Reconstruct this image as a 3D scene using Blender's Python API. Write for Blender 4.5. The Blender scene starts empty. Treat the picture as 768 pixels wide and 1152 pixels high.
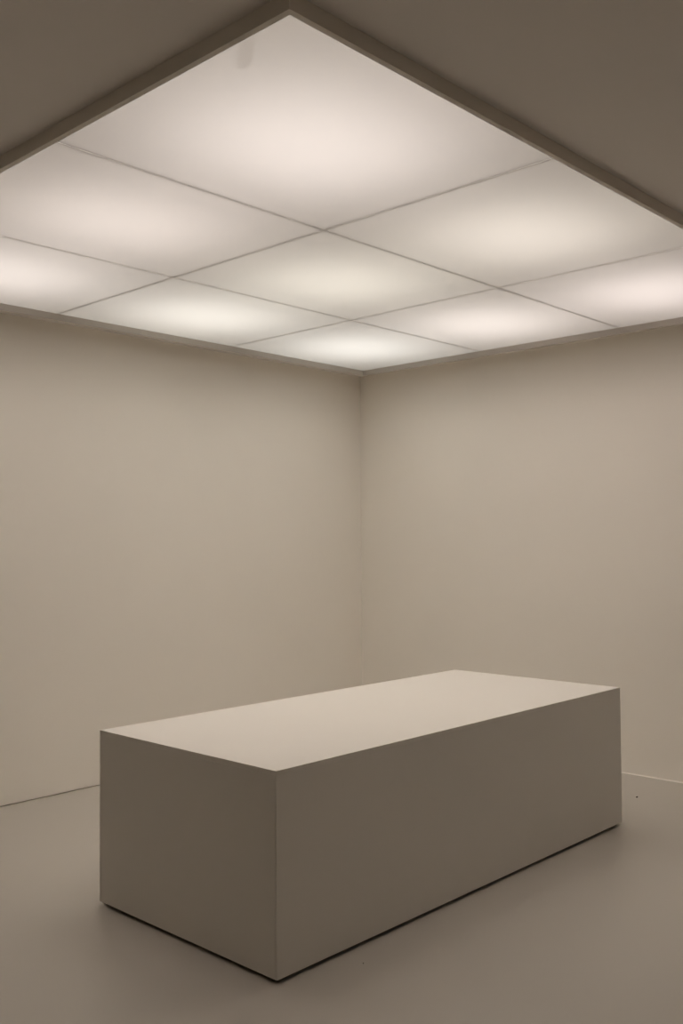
import bpy, bmesh, math, random
from mathutils import Vector, Matrix

scene = bpy.context.scene
col = scene.collection

# ------------------------------------------------------------ measurements (metres)
TH = 0.817                      # room is turned by this much against the camera
EYE = 1.6
FOCAL_PX = 1081.56
PITCH, ROLL = 0.0302, -0.0062
WX, WY = 6.152, 5.544           # the two walls that meet in the corner
BX, BY = -2.6, -2.6             # the two walls behind the photographer
PZ = 3.01                       # underside of the luminous panels
LIP = 0.042                     # rim stands this far below the panels
RIM = 0.024
ROOF = PZ + 0.60
FWD = .56                       # share of forward-scattered light in the diffusers
POWER = 2.12
UX = [1.710, 3.101, 4.498, 5.915]   # seams of the light panels
VY = [1.779, 3.011, 4.129, 5.295]

# ------------------------------------------------------------ materials
def mat(name, color, rough=0.6, spec=0.5, noise=0.0, nscale=3.0, bump=0.0, bscale=200.0, rvar=0.0):
    m = bpy.data.materials.new(name); m.use_nodes = True
    nt = m.node_tree; b = nt.nodes['Principled BSDF']
    b.inputs['Base Color'].default_value = (*color, 1)
    b.inputs['Roughness'].default_value = rough
    b.inputs['Specular IOR Level'].default_value = spec
    tc = nt.nodes.new('ShaderNodeTexCoord')
    if noise:
        n = nt.nodes.new('ShaderNodeTexNoise'); n.inputs['Scale'].default_value = nscale
        n.inputs['Detail'].default_value = 4
        nt.links.new(tc.outputs['Object'], n.inputs['Vector'])
        r = nt.nodes.new('ShaderNodeMapRange')
        r.inputs['From Min'].default_value = .3; r.inputs['From Max'].default_value = .7
        r.inputs['To Min'].default_value = 1 - noise; r.inputs['To Max'].default_value = 1 + noise
        nt.links.new(n.outputs['Fac'], r.inputs['Value'])
        mx = nt.nodes.new('ShaderNodeVectorMath'); mx.operation = 'SCALE'
        mx.inputs[0].default_value = color
        nt.links.new(r.outputs['Result'], mx.inputs['Scale'])
        nt.links.new(mx.outputs['Vector'], b.inputs['Base Color'])
        if rvar:
            r2 = nt.nodes.new('ShaderNodeMapRange')
            r2.inputs['From Min'].default_value = .3; r2.inputs['From Max'].default_value = .7
            r2.inputs['To Min'].default_value = rough - rvar; r2.inputs['To Max'].default_value = rough + rvar
            nt.links.new(n.outputs['Fac'], r2.inputs['Value'])
            nt.links.new(r2.outputs['Result'], b.inputs['Roughness'])
    if bump:
        n = nt.nodes.new('ShaderNodeTexNoise'); n.inputs['Scale'].default_value = bscale
        n.inputs['Detail'].default_value = 2
        nt.links.new(tc.outputs['Object'], n.inputs['Vector'])
        bp = nt.nodes.new('ShaderNodeBump'); bp.inputs['Strength'].default_value = bump
        bp.inputs['Distance'].default_value = .001
        nt.links.new(n.outputs['Fac'], bp.inputs['Height'])
        nt.links.new(bp.outputs['Normal'], b.inputs['Normal'])
    return m

M_wall = mat('warm_white_emulsion', (.875, .84, .778), .75, .25, .012, 1.2, .08, 260)
M_ceil = mat('ceiling_emulsion', (.74, .71, .68), .85, .2, .01, 1.0)
M_floor = mat('grey_resin_floor', (.445, .42, .38), .34, .5, .025, .9, .03, 60, .04)
M_block = mat('satin_white_lacquer', (.74, .72, .68), .38, .4, .008, 2.0)
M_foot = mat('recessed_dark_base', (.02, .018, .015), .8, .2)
M_rim = mat('off_white_metal_rim', (.68, .645, .59), .55, .4)
M_liner = mat('grey_metal_liner', (.40, .37, .33), .6, .3)
M_house = mat('light_box_white_lining', (.8, .78, .74), .8, .2)
M_bar = mat('seam_tee_bar', (.7, .66, .6), .7, .3)
M_seal = mat('pale_sealant', (.84, .81, .75), .5, .4)
M_grit = mat('dark_grit', (.03, .027, .022), .9, .2, .2, 80)
M_tape = mat('brown_tape', (.45, .38, .28), .8, .2)

M_diff = bpy.data.materials.new('frosted_acrylic'); M_diff.use_nodes = True
nt = M_diff.node_tree; nt.nodes.clear()
o = nt.nodes.new('ShaderNodeOutputMaterial')
t = nt.nodes.new('ShaderNodeBsdfTranslucent'); t.inputs['Color'].default_value = (.93, .92, .90, 1)
d = nt.nodes.new('ShaderNodeBsdfDiffuse'); d.inputs['Color'].default_value = (.80, .78, .75, 1)
mx = nt.nodes.new('ShaderNodeMixShader'); mx.inputs[0].default_value = .5
nt.links.new(t.outputs[0], mx.inputs[1]); nt.links.new(d.outputs[0], mx.inputs[2])
# part of the light is refracted forward, so the sheet throws more light straight down than sideways
rf = nt.nodes.new('ShaderNodeBsdfRefraction'); rf.inputs['Color'].default_value = (.95, .93, .90, 1)
rf.inputs['Roughness'].default_value = .65; rf.inputs['IOR'].default_value = 1.49
mx2 = nt.nodes.new('ShaderNodeMixShader'); mx2.inputs[0].default_value = FWD
nt.links.new(mx.outputs[0], mx2.inputs[1]); nt.links.new(rf.outputs[0], mx2.inputs[2])
nt.links.new(mx2.outputs[0], o.inputs['Surface'])

# ------------------------------------------------------------ helpers
def box(bm, x0, x1, y0, y1, z0, z1):
    v = [bm.verts.new((x, y, z)) for z in (z0, z1) for y in (y0, y1) for x in (x0, x1)]
    for f in ((0, 2, 3, 1), (4, 5, 7, 6), (0, 1, 5, 4), (2, 6, 7, 3), (1, 3, 7, 5), (0, 4, 6, 2)):
        bm.faces.new([v[i] for i in f])

def prism(bm, pts, z0, z1):
    a = [bm.verts.new((x, y, z0)) for x, y in pts]
    b = [bm.verts.new((x, y, z1)) for x, y in pts]
    n = len(pts)
    bm.faces.new(a[::-1]); bm.faces.new(b)
    for i in range(n):
        bm.faces.new((a[i], a[(i + 1) % n], b[(i + 1) % n], b[i]))

def obj(name, bm, m, parent=None, bevel=0.0, kind=None):
    bmesh.ops.recalc_face_normals(bm, faces=bm.faces)
    me = bpy.data.meshes.new(name); bm.to_mesh(me); bm.free()
    o = bpy.data.objects.new(name, me); col.objects.link(o)
    me.materials.append(m)
    if parent:
        o.parent = parent
        me.transform(Matrix.Translation(-parent.location))
    if bevel:
        b = o.modifiers.new('bevel', 'BEVEL'); b.width = bevel; b.segments = 2; b.limit_method = 'ANGLE'
    if kind: o['kind'] = kind
    return o

def empty(name, loc, label, cat, group=None):
    o = bpy.data.objects.new(name, None); col.objects.link(o); o.location = loc
    o.empty_display_size = .2
    o['label'] = label; o['category'] = cat
    if group: o['group'] = group
    return o

def one(name, m, boxes, parent=None, bevel=0.0, kind=None):
    bm = bmesh.new()
    for b in boxes: box(bm, *b)
    return obj(name, bm, m, parent, bevel, kind)

def tray(name, m, x0, x1, y0, y1, z, hgt, parent):
    # frosted sheet with an upturned edge all round, normals up
    me = bpy.data.meshes.new(name)
    vs = [(x, y, zz) for zz in (z, z + hgt) for x, y in ((x0, y0), (x1, y0), (x1, y1), (x0, y1))]
    me.from_pydata(vs, [], [(0, 1, 2, 3)] + [(i, i + 4, (i + 1) % 4 + 4, (i + 1) % 4) for i in range(4)])
    o = bpy.data.objects.new(name, me); col.objects.link(o); me.materials.append(m)
    o.parent = parent; me.transform(Matrix.Translation(-parent.location))
    return o

# ------------------------------------------------------------ room
T = .12
GAP = .006                      # open joint under the left wall
one('floor', M_floor, [(BX - T, WX + T, BY - T, WY + T, -.1, 0)], kind='structure')
one('wall_left', M_wall, [(BX, WX + T, WY, WY + T, GAP, ROOF),
                          (BX, WX + T, WY + .012, WY + T, -.0, GAP)], kind='structure')
one('wall_right', M_wall, [(WX, WX + T, BY, WY, 0, ROOF)], kind='structure')
one('wall_back', M_wall, [(BX - T, BX, BY - T, WY + T, 0, ROOF)], kind='structure')
one('wall_front', M_wall, [(BX, WX + T, BY - T, BY, 0, ROOF)], kind='structure')
# ceiling: suspended plasterboard with a rectangular opening for the light box
CX0, CX1, CY0, CY1 = UX[0] - RIM, UX[3] + RIM, VY[0] - RIM, VY[3] + RIM
bm = bmesh.new()
zc = PZ + .006
lap = .019                      # the boards lie on the rim
HX0, HX1, HY0, HY1 = CX0 + lap, CX1 - lap, CY0 + lap, CY1 - lap
box(bm, BX, HX0, BY, WY, zc, zc + .05)
box(bm, HX1, WX, BY, WY, zc, zc + .05)
box(bm, HX0, HX1, BY, HY0, zc, zc + .05)
box(bm, HX0, HX1, HY1, WY, zc, zc + .05)
obj('ceiling', bm, M_ceil, kind='structure')
# pale sealant bead where the right wall meets the floor
bm = bmesh.new()
a = [bm.verts.new(p) for p in ((WX, BY, 0), (WX - .006, BY, 0), (WX - .005, BY, .0025), (WX - .002, BY, .005), (WX, BY, .006))]
b = [bm.verts.new((v.co.x, WY, v.co.z)) for v in a]
bm.faces.new(a); bm.faces.new(b[::-1])
for i in range(5): bm.faces.new((a[i], a[(i + 1) % 5], b[(i + 1) % 5], b[i]))
obj('sealant_bead_right', bm, M_seal, kind='structure')

# ------------------------------------------------------------ luminous ceiling
lc = empty('light_box', ((UX[0] + UX[3]) / 2, (VY[0] + VY[3]) / 2, PZ - LIP),
           'large rectangular light box of nine glowing frosted panels set in the ceiling above the plinth', 'ceiling light')
# rim around the opening: pale outer skirt and a grey metal liner on the inside
def ring(x0, x1, y0, y1, w, z0, z1):
    return [(x0, x0 + w, y0, y1, z0, z1), (x1 - w, x1, y0, y1, z0, z1),
            (x0 + w, x1 - w, y0, y0 + w, z0, z1), (x0 + w, x1 - w, y1 - w, y1, z0, z1)]
LN = .005
bm = bmesh.new()
for q in ring(CX0, CX1, CY0, CY1, RIM - LN, PZ - LIP, PZ + .0057): box(bm, *q)
bmesh.ops.remove_doubles(bm, verts=bm.verts, dist=1e-5)
obj('rim', bm, M_rim, lc)
one('inner_liner', M_liner, ring(UX[0] - LN, UX[3] + LN, VY[0] - LN, VY[3] + LN, LN, PZ - LIP + .003, PZ + .0057), lc)
# housing above the panels
hz = PZ + .50
bm = bmesh.new()
h = .02
box(bm, CX0 - h, CX1 + h, CY0 - h, CY1 + h, hz, hz + .015)
for (x0, x1, y0, y1) in ((CX0 - h, CX0, CY0 - h, CY1 + h), (CX1, CX1 + h, CY0 - h, CY1 + h),
                         (CX0, CX1, CY0 - h, CY0), (CX0, CX1, CY1, CY1 + h)):
    box(bm, x0, x1, y0, y1, zc + .051, hz)
obj('housing', bm, M_house, lc)
# nine panels with an open joint between them, carried by tee bars above the joints
g = .0008
LAMP = [[6.5, 5.2, 6.1], [5.4, 5.1, 6.3], [6.3, 6.2, 6.4]]   # watts, [along x][along y]
TINT = [[(1, .90, .86), (1, .89, .84), (1, .91, .87)],
        [(1, .91, .83), (1, .94, .84), (1, .96, .90)],
        [(1, .89, .86), (1, .91, .87), (1, .98, .94)]]
for i in range(3):
    for j in range(3):
        x0 = UX[i] + (g if i else .001); x1 = UX[i + 1] - (g if i < 2 else .001)
        y0 = VY[j] + (g if j else .001); y1 = VY[j + 1] - (g if j < 2 else .001)
        tray('diffuser_panel', M_diff, x0, x1, y0, y1, PZ, .004, lc)
        ld = bpy.data.lights.new('lamp', 'AREA'); ld.shape = 'RECTANGLE'; ld.size, ld.size_y = (.92, .78) if i + j == 0 else (.86, .72)
        ld.energy = LAMP[i][j] * POWER; ld.color = TINT[i][j]
        lo = bpy.data.objects.new('lamp', ld); col.objects.link(lo)
        lo.parent = lc
        lo.location = Vector(((x0 + x1) / 2, (y0 + y1) / 2, PZ + .45)) - lc.location
for x in UX[1:3]:
    one('tee_bar', M_bar, [(x - .0052, x + .0052, VY[0], VY[3], PZ + .0045, PZ + .010)], lc)
for y in VY[1:3]:
    bs = [(a0 + .0058, b0 - .0058, y - .0052, y + .0052, PZ + .0045, PZ + .010) for a0, b0 in zip(UX[:3], UX[1:])]
    one('tee_bar', M_bar, bs, lc)

# added fill lamp, unseen at the right, to brighten the plinth's right face
ld = bpy.data.lights.new('side_fill', 'AREA'); ld.shape = 'DISK'; ld.size = .6
ld.energy = 3; ld.color = (1, .93, .90)
lo = bpy.data.objects.new('side_fill', ld); col.objects.link(lo); lo.location = (4.4, -1.7, PZ - .03)

# ------------------------------------------------------------ plinth
cx0, cy0 = -0.2434, 3.5158
c, s = math.cos(TH), math.sin(TH)
px0 = cx0 * c + cy0 * s; py0 = -cx0 * s + cy0 * c      # near corner in room axes
L, W, H, LIFT = 2.6364, 1.1466, .7668, .016
pl = empty('plinth', (px0 + L / 2, py0 + W / 2, 0),
           'long low rectangular white plinth standing on the grey floor under the light box', 'plinth')
x0, x1, y0, y1 = px0, px0 + L, py0, py0 + W
b = .019
top = one('top_panel', M_block, [(x0, x1, y0, y1, H - b, H)], pl, .0012)
# the long side boards lap the ends, with a hairline joint at the corners
j = .0025; k = .004
one('side_panel', M_block, [(x0, x1, y0, y0 + k, LIFT, H - b)], pl, .0006)
one('side_panel', M_block, [(x0, x1, y1 - k, y1, LIFT, H - b)], pl, .0006)
one('end_panel', M_block, [(x0, x0 + b, y0 + k + j, y1 - k - j, LIFT, H - b)], pl, .0006)
one('end_panel', M_block, [(x1 - b, x1, y0 + k + j, y1 - k - j, LIFT, H - b)], pl, .0006)
r = .022
one('base', M_foot, [(x0 + r, x1 - r, y0 + r, y1 - r, 0, LIFT + .01)], pl)

# ------------------------------------------------------------ camera
cam = bpy.data.cameras.new('camera'); co = bpy.data.objects.new('camera', cam); col.objects.link(co)
cam.sensor_fit = 'VERTICAL'; cam.sensor_height = 36.0
cam.lens = FOCAL_PX / 1152 * 36.0
cp, sp = math.cos(PITCH), math.sin(PITCH)
cr, sr = math.cos(ROLL), math.sin(ROLL)
fw = Vector((0, cp, sp)); up = Vector((0, -sp, cp)); ri = Vector((1, 0, 0))
r2 = cr * ri + sr * up; u2 = -sr * ri + cr * up
R = Matrix.Rotation(-TH, 3, 'Z')
r2, u2, fw = R @ r2, R @ u2, R @ fw
m = Matrix((r2, u2, -fw)).transposed().to_4x4(); m.translation = Vector((0, 0, EYE))
co.matrix_world = m
scene.camera = co

def on_plane(px, py, z):
    d = r2 * ((px - 384) / FOCAL_PX) + u2 * ((576 - py) / FOCAL_PX) + fw
    return Vector((0, 0, EYE)) + d * ((z - EYE) / d.z)

# ------------------------------------------------------------ crumbs on the floor and a silhouette in the near panel
random.seed(4)
def crumb(px, py, size, label):
    p = on_plane(px, py, 0)
    bm = bmesh.new(); bmesh.ops.create_icosphere(bm, subdivisions=2, radius=1)
    for v in bm.verts:
        k = 1 + random.uniform(-.22, .22)
        v.co = Vector((v.co.x * size * k, v.co.y * size * .65 * k, v.co.z * size * .45 * k))
    zmin = min(v.co.z for v in bm.verts)
    for v in bm.verts: v.co.z -= zmin
    o = obj('crumb', bm, M_grit); o.location = (p.x, p.y, 0)
    o['label'] = label; o['category'] = 'crumb'
crumb(716.2, 897.3, .0085, 'tiny dark crumb on the floor near the right wall, beyond the plinth')
crumb(408.5, 1084.2, .0034, 'tiny dark crumb on the floor in front of the long side of the plinth')

# tinted sheet standing for the silhouette of something behind the near panel
M_silhouette = bpy.data.materials.new('silhouette_tint'); M_silhouette.use_nodes = True
nt = M_silhouette.node_tree; nt.nodes.clear()
o = nt.nodes.new('ShaderNodeOutputMaterial'); t = nt.nodes.new('ShaderNodeBsdfTransparent')
t.inputs['Color'].default_value = (.935, .93, .925, 1)
nt.links.new(t.outputs[0], o.inputs['Surface'])
bm = bmesh.new()
pts = [on_plane(x, y, PZ) for x, y in ((265, 77.5), (279, 77), (284, 69), (287, 40), (271, 47))]
prism(bm, [(p.x, p.y) for p in pts], PZ + .001, PZ + .0015)
fo = obj('silhouette_sheet', bm, M_silhouette, lc)
fo['label'] = 'tinted sheet for the faint silhouette of something behind the nearest panel'

# ------------------------------------------------------------ world and colour
w = bpy.data.worlds.new('world'); scene.world = w; w.use_nodes = True
w.node_tree.nodes['Background'].inputs[0].default_value = (0, 0, 0, 1)
vs = scene.view_settings
scene.display_settings.display_device = 'sRGB'
vs.view_transform = 'Standard'; vs.look = 'None'; vs.gamma = 1; vs.exposure = 0; vs.use_curve_mapping = False
cy = scene.cycles
cy.max_bounces = 16; cy.diffuse_bounces = 12; cy.glossy_bounces = 6; cy.transmission_bounces = 8
cy.use_adaptive_sampling = False
cy.sample_clamp_indirect = 0; cy.use_denoising = True
